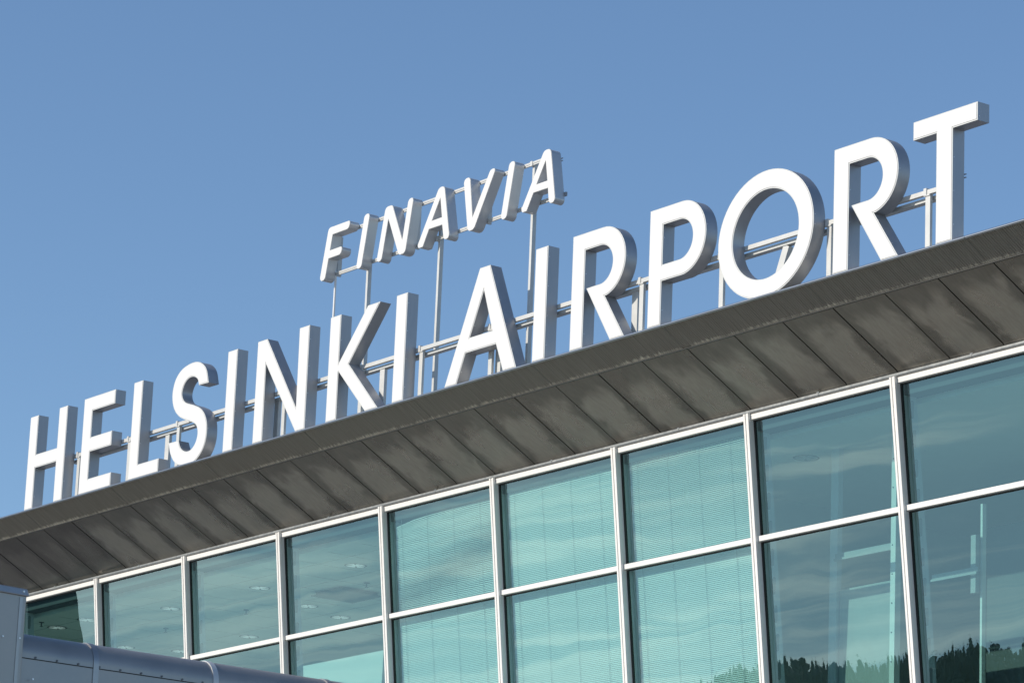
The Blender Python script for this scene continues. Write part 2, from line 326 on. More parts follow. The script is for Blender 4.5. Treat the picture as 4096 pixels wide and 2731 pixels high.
def forest():
    b = MB(); rnd = random.Random(3)
    def tree(x, y, z, h, conif):
        b.tube((x, y, z), (x, y, z+h*0.8), 0.25, 4, 0.06, caps=False)
        wid = h*(rnd.uniform(0.15, 0.2) if conif else rnd.uniform(0.24, 0.33))
        lobes = [(rnd.uniform(-.45, .45), rnd.uniform(-.45, .45), rnd.uniform(0.45, 0.92), rnd.uniform(0.35, 0.6)) for _ in range(5)]
        def mass(cx, cy, cz, rx, rz, n=6):       # rough inner mass of branches
            k = len(b.v); b.v.append((cx, cy, cz+rz))
            for lv in (0.5, -0.35):
                for q in range(n):
                    w = 2*math.pi*q/n+lv; f = rnd.uniform(0.75, 1.1)*(0.8 if lv > 0 else 1.0)
                    b.v.append((cx+rx*f*math.cos(w), cy+rx*f*math.sin(w), cz+rz*lv+rnd.uniform(-.12, .12)*rz))
            b.v.append((cx, cy, cz-rz))
            for q in range(n):
                j = (q+1) % n; b.f += [(k, k+1+q, k+1+j), (k+1+q, k+1+n+q, k+1+n+j, k+1+j), (k+1+n+q, k+1+2*n, k+1+n+j)]; b.m += [0, 0, 0]
        if conif:
            for lv in range(6):
                t = lv/6; mass(x, y, z+h*(0.18+0.72*t), wid*(1-t)**0.8*0.8+0.15, h*0.11)
        else:
            for lx, ly, lz, lr in lobes: mass(x+lx*wid, y+ly*wid, z+h*lz-lr*wid*0.6, lr*wid*0.85, lr*wid*0.95)
        for i in range(70 if h < 15 else 150):
            if conif:
                t = rnd.random()**0.8; r_ = wid*(1-t)**0.8*rnd.uniform(0.5, 1.0)+0.12; w = rnd.uniform(0, 6.283)
                p = Vector((x+r_*math.cos(w), y+r_*math.sin(w), z+h*(0.1+0.9*t))); sz = 0.2+0.45*(1-t)
            else:
                lx, ly, lz, lr = lobes[i % 5]; d = Vector((rnd.gauss(0, 1), rnd.gauss(0, 1), rnd.gauss(0, 1))).normalized()*lr*wid*rnd.uniform(0.7, 1.0)
                p = Vector((x+lx*wid+d.x, y+ly*wid+d.y, z+h*lz+d.z*1.1-lr*wid*0.6)); sz = rnd.uniform(0.25, 0.55)
            k = len(b.v)
            for q in range(3): b.v.append((p.x+rnd.uniform(-sz, sz), p.y+rnd.uniform(-sz, sz), p.z+rnd.uniform(-sz, sz)*0.8))
            b.f.append((k, k+1, k+2)); b.m.append(0)
    for row in range(4):
        az = -68.0
        while az < -34:
            d = 1240+30*row+rnd.uniform(-12, 12); az += rnd.uniform(0.03, 0.10)
            rise = 18.5+3.0*math.sin(az*0.62+1.2)+2.0*math.sin(az*1.9)+2.2*row
            tree(math.sin(R(az))*d, -math.cos(R(az))*d, rise-ZB, rnd.uniform(11, 14.5)*(1.15 if rnd.random() < 0.1 else 1), rnd.random() < 0.8)
    az = -68.0
    while az < -34:
        d = 640+rnd.uniform(-25, 25); az += rnd.uniform(0.15, 0.45)
        if math.sin(az*1.7+0.4) < -0.1: continue
        tree(math.sin(R(az))*d, -math.cos(R(az))*d, -ZB, rnd.uniform(12, 18), rnd.random() < 0.25)
    o = b.build('forest', M['forest']); o['kind'] = 'stuff'
    o['label'] = 'dark spruce forest edge mirrored low in the glass'
    b = MB(); n = 60          # the low wooded rise the far trees stand on
    rows = ((1150, 0), (1215, 16), (1260, 19), (1340, 24), (1600, 10), (1700, 0))
    for d, z in rows:
        for i in range(n+1):
            az = -85+70*i/n; zz = z+(3.5*math.sin(az*0.62+1.2)+2.0*math.sin(az*1.9) if z else -0.5)
            b.v.append((math.sin(R(az))*d, -math.cos(R(az))*d, zz-ZB-0.3))
    for r_ in range(len(rows)-1):
        for i in range(n): q = r_*(n+1)+i; b.f.append((q, q+1, q+n+2, q+n+1)); b.m.append(0)
    b.build('hills', M['forest'])['kind'] = 'structure'
forest()

def rect_dir(az, d): return (math.sin(R(az))*d, -math.cos(R(az))*d)
x0, y0 = -137.0, -55.9   # its near corner stands 150 m off, south-west
t = thing('neighbouring_building', 'dark clad neighbouring airport block facing the glass front', 'building', (x0-20, y0, -ZB))
b = MB(); b.box(x0-42, x0, y0-18, y0+14, -ZB, 16.0); b.build('wall', M['dark_cladding'], t)
b = MB(); b.box(x0-42.4, x0+0.3, y0-18.4, y0+14.4, 16.0, 16.5); b.build('roof', M['roof'], t)
b = MB()
for k in range(6): b.box(x0-41, x0-1, y0+14.0, y0+14.05, -ZB+3.5+4.4*k, -ZB+5.3+4.4*k)
b.build('window', M['gasket'], t)

# ------------------------------------------------------------------ terminal building
FY, FZ, LEAN = 1.70, -1.265, -0.11
def yf(z): return FY + LEAN*(z-FZ)
MX = [0.85+3.527*k for k in range(-4, 9)]      # mullion axes
BX0, BX1 = MX[0], MX[-1]
T = thing('terminal_building', 'airport terminal with leaning teal glass front below a dark eave', 'building', (8, 8, -ZB))
def fbox(b, x0, x1, z0, z1, d0, d1):           # box on the leaning facade, d = outward distance from the glass datum
    b.hexa([(x0, yf(z0)-d1, z0), (x1, yf(z0)-d1, z0), (x1, yf(z0)-d0, z0), (x0, yf(z0)-d0, z0),
            (x0, yf(z1)-d1, z1), (x1, yf(z1)-d1, z1), (x1, yf(z1)-d0, z1), (x0, yf(z1)-d0, z1)])
ZT, ZM, ZL, ZBOT = -1.265, -3.30, -6.55, -8.6
HB = 0.042
# roof
b = MB(); b.hexa([(BX0-0.5, -0.17, -0.36), (BX1+0.5, -0.17, -0.36), (BX1+0.5, 24, -0.36), (BX0-0.5, 24, -0.36),
                  (BX0-0.5, -0.17, -0.09), (BX1+0.5, -0.17, -0.09), (BX1+0.5, 24, 0.02), (BX0-0.5, 24, 0.02)])
b.v = [(x, y+0.02, z if z > -0.2 or y > 1 else -0.12) for x, y, z in b.v]
b.build('roof', M['roof'], T)
b = MB(); b.box(BX0-0.5, BX1+0.5, 0.36, 0.40, -0.10, 0.118); b.box(BX0-0.5, BX1+0.5, 0.33, 0.36, 0.100, 0.122)
b.build('roof_flashing', M['frame'], T)
EY, EZ = -0.20, -0.10
b = MB()
prof = [(EY+0.022*math.cos(w), EZ-0.004+0.024*math.sin(w)) for w in [R(20+i*320/11) for i in range(12)]]
for i in range(9):
    x0 = 0.85+3.527*(i-4)*1.0; b.extrude_x(prof, x0+0.004, x0+3.527-0.004)
b.extrude_x(prof, BX0-0.5, BX0-0.004) if BX0 < 0.85-3.527*4 else None
for i in range(5, 8):
    x0 = 0.85+3.527*i; b.extrude_x(prof, x0+0.004, x0+3.527-0.004)
b.build('edge_trim', M['nose'], T, smooth=50)
# fascia: ribbed sheets
LY, LZ = 0.274, -0.394
fa = MB().build('fascia', M['nose'], T) if False else None
b = MB(); b.box(BX0-0.5, BX1+0.5, LY-0.012, LY+0.02, LZ-0.020, LZ-0.004)
FAS = b.build('fascia', M['gasket'], T)
rnd = random.Random(5)
for k in range(len(MX)-1):
    b = MB(); x0, x1 = MX[k]+0.005, MX[k+1]-0.005
    st = 0.0125; n = int((x1-x0)/st); rows = [0.0, 0.5, 1.0]
    nrm = Vector((0, LZ-EZ, -(LY-EY))).normalized()
    base = len(b.v)
    for t_ in rows:
        for i in range(n+1):
            x = x0+(x1-x0)*i/n
            amp = 0.0055*(1 if i % 4 in (0, 1) else -1)
            yy = EY+(LY-EY)*t_; zz = EZ+(LZ-EZ)*t_
            off = amp
            b.v.append((x, yy+nrm.y*off, zz+nrm.z*off))
    for r_ in range(len(rows)-1):
        for i in range(n):
            a = base+r_*(n+1)+i; b.f.append((a, a+1, a+n+2, a+n+1)); b.m.append(0)
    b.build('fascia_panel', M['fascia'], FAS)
# soffit
WY, WZ = 1.672, -1.170
b = MB()
b.hexa([(BX0-0.5, LY, LZ+0.03), (BX1+0.5, LY, LZ+0.03), (BX1+0.5, WY, WZ+0.03), (BX0-0.5, WY, WZ+0.03),
        (BX0-0.5, LY, LZ+0.05), (BX1+0.5, LY, LZ+0.05), (BX1+0.5, WY, WZ+0.05), (BX0-0.5, WY, WZ+0.05)])
SOF = b.build('soffit', M['gasket'], T)
x = -7.40-1.1793*5
while x < BX1:
    b = MB(); a0, a1 = x+0.013, x+1.1793-0.013
    dz = random.uniform(-0.003, 0.003)
    lw = [(LY+0.012, LZ-0.006), (WY-0.06, WZ+0.06*0.555), (WY-0.035, WZ+0.017), (WY-0.016, WZ+0.002), (WY-0.004, WZ-0.012)]
    pr = [(y, z+dz) for y, z in lw]+[(WY+0.004, WZ-0.008), (WY+0.004, WZ+0.022), (LY+0.012, LZ+0.016)]
    b.extrude_x(pr, a0, a1)
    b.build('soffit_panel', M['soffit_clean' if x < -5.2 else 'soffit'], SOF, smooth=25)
    x += 1.1793
# galvanised eave strip (quarter round with lip), in lengths
b = MB()
for k in range(len(MX)-1):
    c = MX[k]+1.75
    pr = []
    zt, zb_ = WZ-0.014, ZT+0.006
    for i in range(7):
        w = R(90-i*30); pr.append((yf(zt)-0.035-0.030*math.cos(w), (zt+zb_)/2+(zt-zb_)/2*math.sin(w)))
    pr += [(yf(zb_)+0.05, zb_), (yf(zt)+0.05, zt)]
    b.extrude_x(pr, c-3.527+0.008, c)
    b.box(c-0.03, c+0.03, yf(zt)-0.070, yf(zt)-0.03, zt-0.018, zt-0.004)
b.build('eave_strip', M['galv'], T, smooth=40)

# mullions
for k, x in enumerate(MX):
    b = MB()
    fbox(b, x-0.040, x+0.040, ZBOT, ZT-0.012, -0.10, 0.060)
    fbox(b, x-0.062, x+0.062, ZBOT, ZT+0.012, 0.060, 0.092)
    fbox(b, x-0.062, x-0.020, ZBOT, ZT+0.012, 0.092, 0.108)
    fbox(b, x+0.020, x+0.062, ZBOT, ZT+0.012, 0.092, 0.108)
    o = b.build('mullion', M['frame'], T, bevel=0.003)
    g_ = MB(); fbox(g_, x+0.040, x+0.068, ZBOT, ZT-2*HB, -0.06, -0.022); fbox(g_, x-0.068, x-0.040, ZBOT, ZT-2*HB, -0.06, -0.022)
    g_.build('gasket', M['gasket'], o)
    q = MB(); fbox(q, x-0.035, x+0.035, ZBOT, ZT-0.1, -0.36, -0.10)
    p_ = q.build('inner_fin', M['inner_steel'], o)
    z = ZT-0.45
    while z > -6.0:
        s_ = MB(); pr = []
        for i in range(12):
            w = 2*math.pi*i/12; pr.append((0.035*math.cos(w), (0.11 if math.sin(w) > 0 else -0.11)+0.035*math.sin(w)))
        for xx in (x+0.035, x+0.038): s_.v += [(xx, yf(z)+0.25+u, z+v) for u, v in pr]
        s_.f.append(tuple(12+i for i in range(12))); s_.m.append(0)
        for i in range(12): j = (i+1) % 12; s_.f.append((i, j, 12+j, 12+i)); s_.m.append(0)
        s_.build('slot', M['slot'], o); z -= 0.46
# transoms and glass
for k in range(len(MX)-1):
    x0, x1 = MX[k]+0.041, MX[k+1]-0.041
    for z in (ZT-HB, ZM, ZL):
        b = MB(); fbox(b, x0, x1, z-HB, z+HB, -0.10, 0.050)
        o = b.build('transom', M['frame'], T, bevel=0.003)
        g_ = MB(); fbox(g_, x0+0.034, x1-0.034, z-HB-0.020, z-HB, -0.06, -0.018)
        if z < ZT-0.1: fbox(g_, x0+0.034, x1-0.034, z+HB, z+HB+0.014, -0.06, -0.02)
        g_.build('gasket', M['gasket'], o)
    for z0, z1 in ((ZM+HB+0.001, ZT-2*HB-0.001), (ZL+HB+0.001, ZM-HB-0.001)):
        b = MB(); e = 0.004
        n = 1
        b.face([(x0+0.028, yf(z0)+0.045, z0), (x1-0.028, yf(z0)+0.045, z0), (x1-0.028, yf(z1)+0.045, z1), (x0+0.028, yf(z1)+0.045, z1)])
        b.build('window_pane', M['glass'], T)
# lower storeys (below the picture), side walls, floors and ceiling
b = MB()
b.box(BX0-0.4, BX1+0.4, yf(ZBOT)+0.02, yf(ZBOT)+0.35, -ZB, ZL-HB-0.03)
b.box(BX0-0.4, BX0-0.1, yf(ZT)+0.5, 23.5, -ZB, -0.45); b.box(BX1+0.1, BX1+0.4, yf(ZT)+0.5, 23.5, -ZB, -0.45)
b.box(BX0-0.4, BX1+0.4, 23.2, 23.5, -ZB, -0.45)
b.build('outer_wall', M['concrete'], T)
CZ = -1.60
b = MB(); b.box(BX0-0.1, BX1+0.1, yf(CZ)+0.42, 23.1, CZ, CZ+0.2); 
for i in range(0, 0): pass
b.build('ceiling', M['ceiling'], T)
b = MB(); fbox(b, BX0, BX1, CZ+0.09, ZT-0.002, -0.40, -0.11); b.build('inner_header', M['header_shade'], T)  # header coloured dark to stand for the shade behind the top transom
b = MB()   # ceiling joints as thin grey battens
xx = MX[0]+0.6
while xx < MX[7]:
    b.box(xx-0.006, xx+0.006, 2.4, 8.6, CZ-0.004, CZ-0.001); xx += 1.1757
for yy in (2.95, 4.15, 5.02, 6.22, 7.42):
    b.box(MX[0], MX[7], yy-0.006, yy+0.006, CZ-0.0045, CZ-0.0012)
b.build('ceiling_joint', M['joint'], T)
b = MB(); b.box(BX0-0.1, BX1+0.1, yf(-6.9)+0.05, 23.1, -7.2, -6.95); b.build('floor_slab', M['floor_in'], T)
b = MB(); b.box(BX0-0.1, 11.4, 8.68, 8.86, -6.95, CZ); b.build('back_wall', M['room'], T)
b = MB(); b.box(BX0-0.1, BX1, 15.0, 15.2, -6.95, CZ); b.build('hall_wall', M['room'], T)

# ------------------------------------------------------------------ letters
def fillet(poly):
    out = []; n = len(poly)
    for i, v in enumerate(poly):
        p = Vector(v[:2]); r = v[2] if len(v) > 2 else 0
        if r <= 0: out.append((p.x, p.y)); continue
        a = Vector(poly[i-1][:2]); c = Vector(poly[(i+1) % n][:2])
        d1 = (a-p).normalized(); d2 = (c-p).normalized(); ang = d1.angle(d2)
        d = min(r/math.tan(ang/2), 0.499*(a-p).length if len(poly[i-1]) > 2 and poly[i-1][2] else 0.99*(a-p).length,
                0.499*(c-p).length if len(poly[(i+1) % n]) > 2 and poly[(i+1) % n][2] else 0.99*(c-p).length)
        rr = d*math.tan(ang/2); bis = (d1+d2).normalized(); cc = p+bis*(rr/math.sin(ang/2))
        s = p+d1*d-cc; e = p+d2*d-cc
        a0 = math.atan2(s.y, s.x); a1 = math.atan2(e.y, e.x); da = (a1-a0+math.pi) % (2*math.pi)-math.pi
        for k in range(9): w = a0+da*k/8; out.append((cc.x+rr*math.cos(w), cc.y+rr*math.sin(w)))
    return out
def inset(lp, d):
    area = sum(lp[i-1][0]*lp[i][1]-lp[i][0]*lp[i-1][1] for i in range(len(lp)))
    sg = 1 if area > 0 else -1; out = []; n = len(lp)
    for i in range(n):
        p = Vector(lp[i]); a = p-Vector(lp[i-1]); c = Vector(lp[(i+1) % n])-p
        if a.length < 1e-6: a = c
        if c.length < 1e-6: c = a
        n1 = Vector((-a.y, a.x)).normalized()*sg; n2 = Vector((-c.y, c.x)).normalized()*sg
        m = n1+n2
        if m.length < 0.2: m = n1
        m.normalize(); k = d/max(0.35, m.dot(n1)); out.append((p.x+m.x*k, p.y+m.y*k))
    return out
def spline(pts, corners):
    n = len(pts); out = []
    for i in range(n):
        p1, p2 = Vector(pts[i]), Vector(pts[(i+1) % n])
        p0 = p1-(p2-p1) if i in corners else Vector(pts[i-1])
        p3 = p2+(p2-p1) if (i+1) % n in corners else Vector(pts[(i+2) % n])
        if i in corners and (i+1) % n in corners: out.append(tuple(p1)); continue
        for k in range(5):
            t = k/5; q = 0.5*((2*p1)+(-p0+p2)*t+(2*p0-5*p1+4*p2-p3)*t*t+(-p0+3*p1-3*p2+p3)*t**3); out.append(tuple(q))
    return out
def arc(cx, cz, rx, rz, a0, a1, n=22):
    return [(cx+rx*math.cos(R(a0+(a1-a0)*i/n)), cz+rz*math.sin(R(a0+(a1-a0)*i/n))) for i in range(n+1)]
DEP = 0.2345
def letter(ch, loops, label, group, y=0.0, dep=DEP, shell=None, lip=0.021, zoff=0.0, screws=0.52):
    xs = [p[0] for p in loops[0]]; zs = [p[1] for p in loops[0]]
    t = thing('sign_letter', label, 'letter', ((min(xs)+max(xs))/2, y+dep/2, min(zs)), group)
    b = MB(); b.slab(loops, y, y+dep, 1, 0, 0)
    sh = b.build('metal_shell', [shell, M['trim']], t, smooth=28)
    b = MB(); ins = [inset(loops[0], lip)]+[inset(h, -lip) for h in loops[1:]]
    b.slab(ins, y-0.007, y-0.0005); b.build('face_panel', M['acrylic'], t, smooth=28)
    b = MB()                                   # small screws round the rim of the shell
    for lp in loops:
        area = sum(lp[i-1][0]*lp[i][1]-lp[i][0]*lp[i-1][1] for i in range(len(lp))); sg = 1 if area > 0 else -1
        if lp is not loops[0]: sg = -sg
        acc = screws*0.85
        for i in range(len(lp)):
            p = Vector(lp[i]); q = Vector(lp[(i+1) % len(lp)]); d = (q-p).length
            if d < 1e-5: continue
            nn = Vector((q.y-p.y, -(q.x-p.x))).normalized()*sg; pos = 0
            while acc+(d-pos) >= screws:
                pos += screws-acc; acc = 0; c = p+(q-p)*(pos/d)
                b.tube((c.x-nn.x*0.004, y+0.025, c.y-nn.y*0.004), (c.x+nn.x*0.006, y+0.025, c.y+nn.y*0.006), 0.008, 6)
            acc += d-pos
    b.build('screw', M['screw'], sh)
    return t
G1 = 'letters of the large rooftop sign'
big = 'tall white block capital '
A_ = M['alu']
H = 2.0
letter('H', [[(-6.567, 0), (-6.22, 0), (-6.25, 0.868), (-5.355, 0.868), (-5.34, 0), (-4.982, 0), (-5.012, H), (-5.357, H), (-5.357, 1.152), (-6.256, 1.152), (-6.243, H), (-6.577, H)]] if False else
       [[(-6.575, 0), (-6.232, 0), (-6.232, 0.868), (-5.345, 0.868), (-5.345, 0), (-4.997, 0), (-4.997, H), (-5.345, H), (-5.345, 1.152), (-6.232, 1.152), (-6.232, H), (-6.575, H)]],
       big+'H opening the lower sign line at the far left', G1, shell=A_)
letter('E', [[(-4.305, -0.005), (-3.015, -0.005), (-3.015, 0.28), (-3.945, 0.28), (-3.945, 0.855), (-3.085, 0.855), (-3.085, 1.152), (-3.945, 1.152), (-3.945, 1.715), (-3.04, 1.715), (-3.04, 2.005), (-4.305, 2.005)]],
       big+'E with three arms, standing between the H and the L', G1, shell=A_)
letter('L', [[(-2.31, -0.005), (-1.153, -0.005), (-1.153, 0.273), (-1.96, 0.273), (-1.96, 2.003), (-2.31, 2.003)]],
       big+'L, standing between the E and the S', G1, shell=A_)
spts = [(0.576, 1.514), (0.216, 1.52), (0.15, 1.655), (-0.01, 1.733), (-0.205, 1.722), (-0.355, 1.61), (-0.405, 1.44), (-0.275, 1.265), (0.09, 1.137), (0.33, 1.035), (0.502, 0.891), (0.605, 0.690), (0.618, 0.446), (0.545, 0.240), (0.395, 0.086), (0.18, -0.02), (-0.05, -0.035), (-0.29, -0.008), (-0.53, 0.092), (-0.715, 0.295), (-0.802, 0.521), (-0.430, 0.513), (-0.325, 0.345), (-0.146, 0.252), (0.048, 0.252), (0.208, 0.358), (0.275, 0.530), (0.228, 0.692), (0.095, 0.789), (-0.195, 0.890), (-0.468, 1.007), (-0.668, 1.179), (-0.765, 1.390), (-0.768, 1.600), (-0.675, 1.805), (-0.470, 1.955), (-0.170, 2.020), (0.095, 2.012), (0.310, 1.931), (0.475, 1.780)]
letter('S', [spline(spts, {0, 1, 20, 21})], big+'S with two curved bowls, after the L', G1, shell=A_)
letter('I', [[(1.247, 0), (1.593, 0), (1.593, H), (1.247, H)]], big+'I between the S and the N of the lower line', G1, shell=A_)
letter('N', [[(2.315, 0), (2.655, 0), (2.645, 1.508), (3.805, 0), (4.12, 0), (4.115, H), (3.768, H), (3.786, 0.467), (2.648, H), (2.315, H)]],
       big+'N with a long diagonal, left of the K', G1, shell=A_)
letter('K', [[(4.822, 0), (5.172, 0), (5.172, 0.895), (6.119, 0), (6.52, 0), (5.503, 0.994), (6.444, H), (6.047, H), (5.172, 1.083), (5.172, H), (4.822, H)]] if False else
       [[(4.822, 0), (5.172, 0), (5.172, 0.895), (5.185, 0.900), (6.119, 0), (6.525, 0), (5.503, 0.994), (6.446, H), (6.047, H), (5.172, 1.075), (5.172, H), (4.822, H)]],
       big+'K in front of a thin white rod', G1, shell=A_)
letter('I', [[(6.973, 0), (7.322, 0), (7.322, H), (6.973, H)]], big+'I ending the first word, right of the K', G1, shell=A_)
letter('A', [[(8.60, 0), (8.962, 0), (9.204, 0.527), (10.104, 0.527), (10.34, 0), (10.722, 0), (9.842, H), (9.532, H)], [(9.312, 0.785), (9.98, 0.785), (9.68, 1.573)]],
       big+'A with closed triangle, opening the second word', G1, shell=A_)
letter('I', [[(11.172, 0), (11.523, 0), (11.523, H), (11.172, H)]], big+'I between the A and the first R', G1, shell=A_)
def Rp(dx): return [[(dx, 0), (dx+0.348, 0), (dx+0.352, 1.700), (dx+0.775, 1.700)]+arc(dx+0.775, 1.36, 0.340, 0.340, 88, -88)+[(dx+0.60, 1.020), (dx+0.412, 1.017), (dx+1.102, 0), (dx+1.480, 0), (dx+0.921, 0.795)]
                    + arc(dx+0.835, 1.39, 0.63, 0.61, -78, 90)+[(dx, H)]]
letter('R', Rp(12.225), big+'R standing between the I and the P', G1, shell=A_)
letter('P', [[(14.315, 0), (14.655, 0), (14.655, 0.745), (15.10, 0.745)]+arc(15.15, 1.37, 0.628, 0.627, -88, 90)+[(14.315, 1.997)],
             [(14.665, 1.018), (15.05, 1.018)]+arc(15.10, 1.36, 0.34, 0.342, -88, 90)+[(14.665, 1.702)]],
       big+'P with one closed bowl', G1, shell=A_)
letter('O', [arc(17.25, 1.0, 1.158, 1.043, 0, 354, 60), arc(17.254, 0.995, 0.80, 0.733, 0, 354, 60)], 'tall white ring-shaped capital O, widest letter of the sign', G1, shell=A_)
letter('R', Rp(18.867), big+'R standing between the round O and the T', G1, shell=A_)
letter('T', [[(21.165, 0), (21.516, 0), (21.516, 1.735), (22.043, 1.735), (22.043, 2.02), (20.656, 2.02), (20.656, 1.735), (21.165, 1.735)]],
       big+'T ending the sign at far right, largest in view', G1, shell=A_)

G2 = 'letters of the small upper sign'
sm = 'small rounded slanting white '
UY, UD = 0.55, 0.205
WA = M['white_alu']
def up(loops, label): letter('', [fillet(l_) for l_ in loops], label, G2, y=UY, dep=UD, shell=WA, lip=0.006, screws=0.6)
f_ = 0.092
up([[(3.499, 3.062, f_), (3.690, 3.062, f_), (3.782, 3.467), (4.195, 3.467, f_), (4.25, 3.624, 0.07), (3.815, 3.624), (3.882, 3.922), (4.42, 3.922, f_), (4.487, 4.083, 0.07), (3.729, 4.083, f_)]], sm+'letter F opening the upper sign above the K')
def Iup(dx, dz): return [[(4.738+dx, 3.055+dz, f_), (4.92+dx, 3.055+dz, f_), (5.131+dx, 4.085+dz, f_), (4.944+dx, 4.085+dz, f_)]]
up(Iup(0, 0), sm+'letter I of the upper sign, right after the F')
up([[(5.418, 3.052, f_), (5.590, 3.052, f_), (5.753, 3.82), (6.150, 3.045, 0.1), (6.36, 3.045, 0.1), (6.558, 4.078, f_), (6.387, 4.078, f_), (6.245, 3.325), (5.865, 4.078, 0.1), (5.640, 4.078, 0.1)]], sm+'letter N of the upper sign')
up([[(6.712, 3.043, 0.1), (6.925, 3.043, 0.03), (7.100, 3.342), (7.513, 3.338), (7.578, 3.037, f_), (7.768, 3.037, f_), (7.535, 4.077, 0.12), (7.357, 4.077, 0.12)], [(7.181, 3.487), (7.491, 3.488), (7.417, 3.863)]], sm+'letter A in the middle of the upper sign')
up([[(8.322, 3.036, 0.1), (8.515, 3.036, 0.13), (9.130, 4.062, f_), (8.950, 4.062, f_), (8.458, 3.284), (8.332, 4.064, f_), (8.126, 4.064, f_)]], sm+'letter V of the upper sign')
up(Iup(4.578, -0.022), sm+'letter I between the V and the last A')
up([[(6.712+3.183, 3.035, 0.1), (6.915+3.183, 3.035, 0.03), (7.100+3.183, 3.330), (7.513+3.186, 3.325), (7.570+3.172, 3.027, f_), (7.762+3.172, 3.027, f_), (7.550+3.195, 4.047, 0.12), (7.362+3.185, 4.047, 0.12)],
    [(10.365, 3.470), (10.674, 3.468), (10.604, 3.844)]], sm+'letter A closing the upper sign at its right end')

# ------------------------------------------------------------------ carrying frame of the large sign
t = thing('letter_carrier', 'pale steel rail frame carrying the large letters along the roof edge', 'sign frame', (8, 0.35, -0.05))
b = MB(); b.box(-5.25, 21.2, 0.240, 0.300, 0.930, 1.004); b.build('front_rail', M['rail'], t, bevel=0.004)
b = MB(); b.box(-5.25, 21.12, 0.330, 0.445, 0.856, 0.918); b.build('rear_rail', M['rail'], t, bevel=0.004)
for x in (-4.84, -2.79, -0.89, 2.955, 5.55, 7.472, 9.6, 13.82, 15.886, 18.49, 20.72):
    b = MB(); b.box(x-0.052, x+0.052, 0.245, 0.297, -0.08, 0.93); o = b.build('support_post', M['rail'], t, bevel=0.003)
    b = MB(); b.box(x-0.075, x-0.015, 0.226, 0.2395, 0.915, 1.030); b.box(x-0.075, x-0.015, 0.2395, 0.3, 1.0045, 1.030); b.box(x-0.075, x+0.05, 0.232, 0.31, 0.905, 0.9295)
    b.build('clamp', M['rail'], o)
for x in (-1.46, 2.55, 9.70, 13.52, 6.1):
    b = MB(); b.box(x-0.075, x+0.075, 0.345, 0.412, -0.08, 0.856); b.build('rear_post', M['rail'], t, bevel=0.004)
b = MB(); b.bar((17.36, 0.39, 0.856), (16.96, 0.39, -0.08), 0.14, 0.09, (0, 1, 0)); b.build('brace', M['rail'], t)
b = MB(); b.bar((10.02, 0.39, 0.10), (9.62, 0.39, 0.856), 0.1, 0.07, (0, 1, 0)); b.build('brace', M['rail'], t)
b = MB(); b.box(21.40, 21.526, 0.25, 0.28, 1.02, 1.028); b.box(21.40, 21.526, 0.25, 0.28, 1.07, 1.078)
b.build('cable_bracket', M['slot'], t)

t = thing('post_frame', 'slender steel posts with two rails holding the small upper letters', 'sign frame', (7, 0.85, 0.0))
# upper rails: two-step channel section
for z, x0, x1 in ((4.003, 3.9, 10.34), (3.222, 3.69, 10.62)):
    b = MB(); b.box(x0, x1, 0.762, 0.80, z-0.006, z+0.030); b.box(x0, x1, 0.770, 0.80, z-0.036, z-0.007)
    b.build('rail', M['rail'], t, bevel=0.002)
for x, zt in ((4.745, 4.03), (7.075, 4.03), (9.905, 4.03)):
    b = MB(); b.box(x-0.031, x+0.031, 0.80, 0.885, 0.0, zt); o = b.build('post', M['rail'], t, bevel=0.004)
    b = MB(); b.box(x-0.045, x+0.02, 0.752, 0.808, 3.170, 3.262); b.box(x-0.045, x+0.02, 0.752, 0.808, 3.955, 4.045)
    b.build('clamp', M['rail'], o)
for x in (3.70, 6.30, 8.55):
    b = MB(); b.box(x-0.022, x+0.022, 0.80, 0.89, 3.19, 3.97); b.build('cross_piece', M['rail'], t)
b = MB(); b.box(10.66, 10.80, 0.757, 0.78, 3.895, 3.905); b.box(10.66, 10.80, 0.757, 0.78, 3.85, 3.86); b.box(10.66, 10.70, 0.757, 0.78, 3.861, 3.894); b.box(10.86, 10.945, 0.757, 0.79, 3.18, 3.25); b.box(10.62, 10.90, 0.782, 0.80, 3.19, 3.22)
b.build('cable_bracket', M['slot'], t)
b = MB(); b.tube((3.70, 0.78, 0.0), (3.70, 0.78, 3.195), 0.023, 12)
tag(b.build('conduit_pipe', M['frame'], smooth=40), 'thin white rod rising behind the K up to the small letter F', 'pipe')

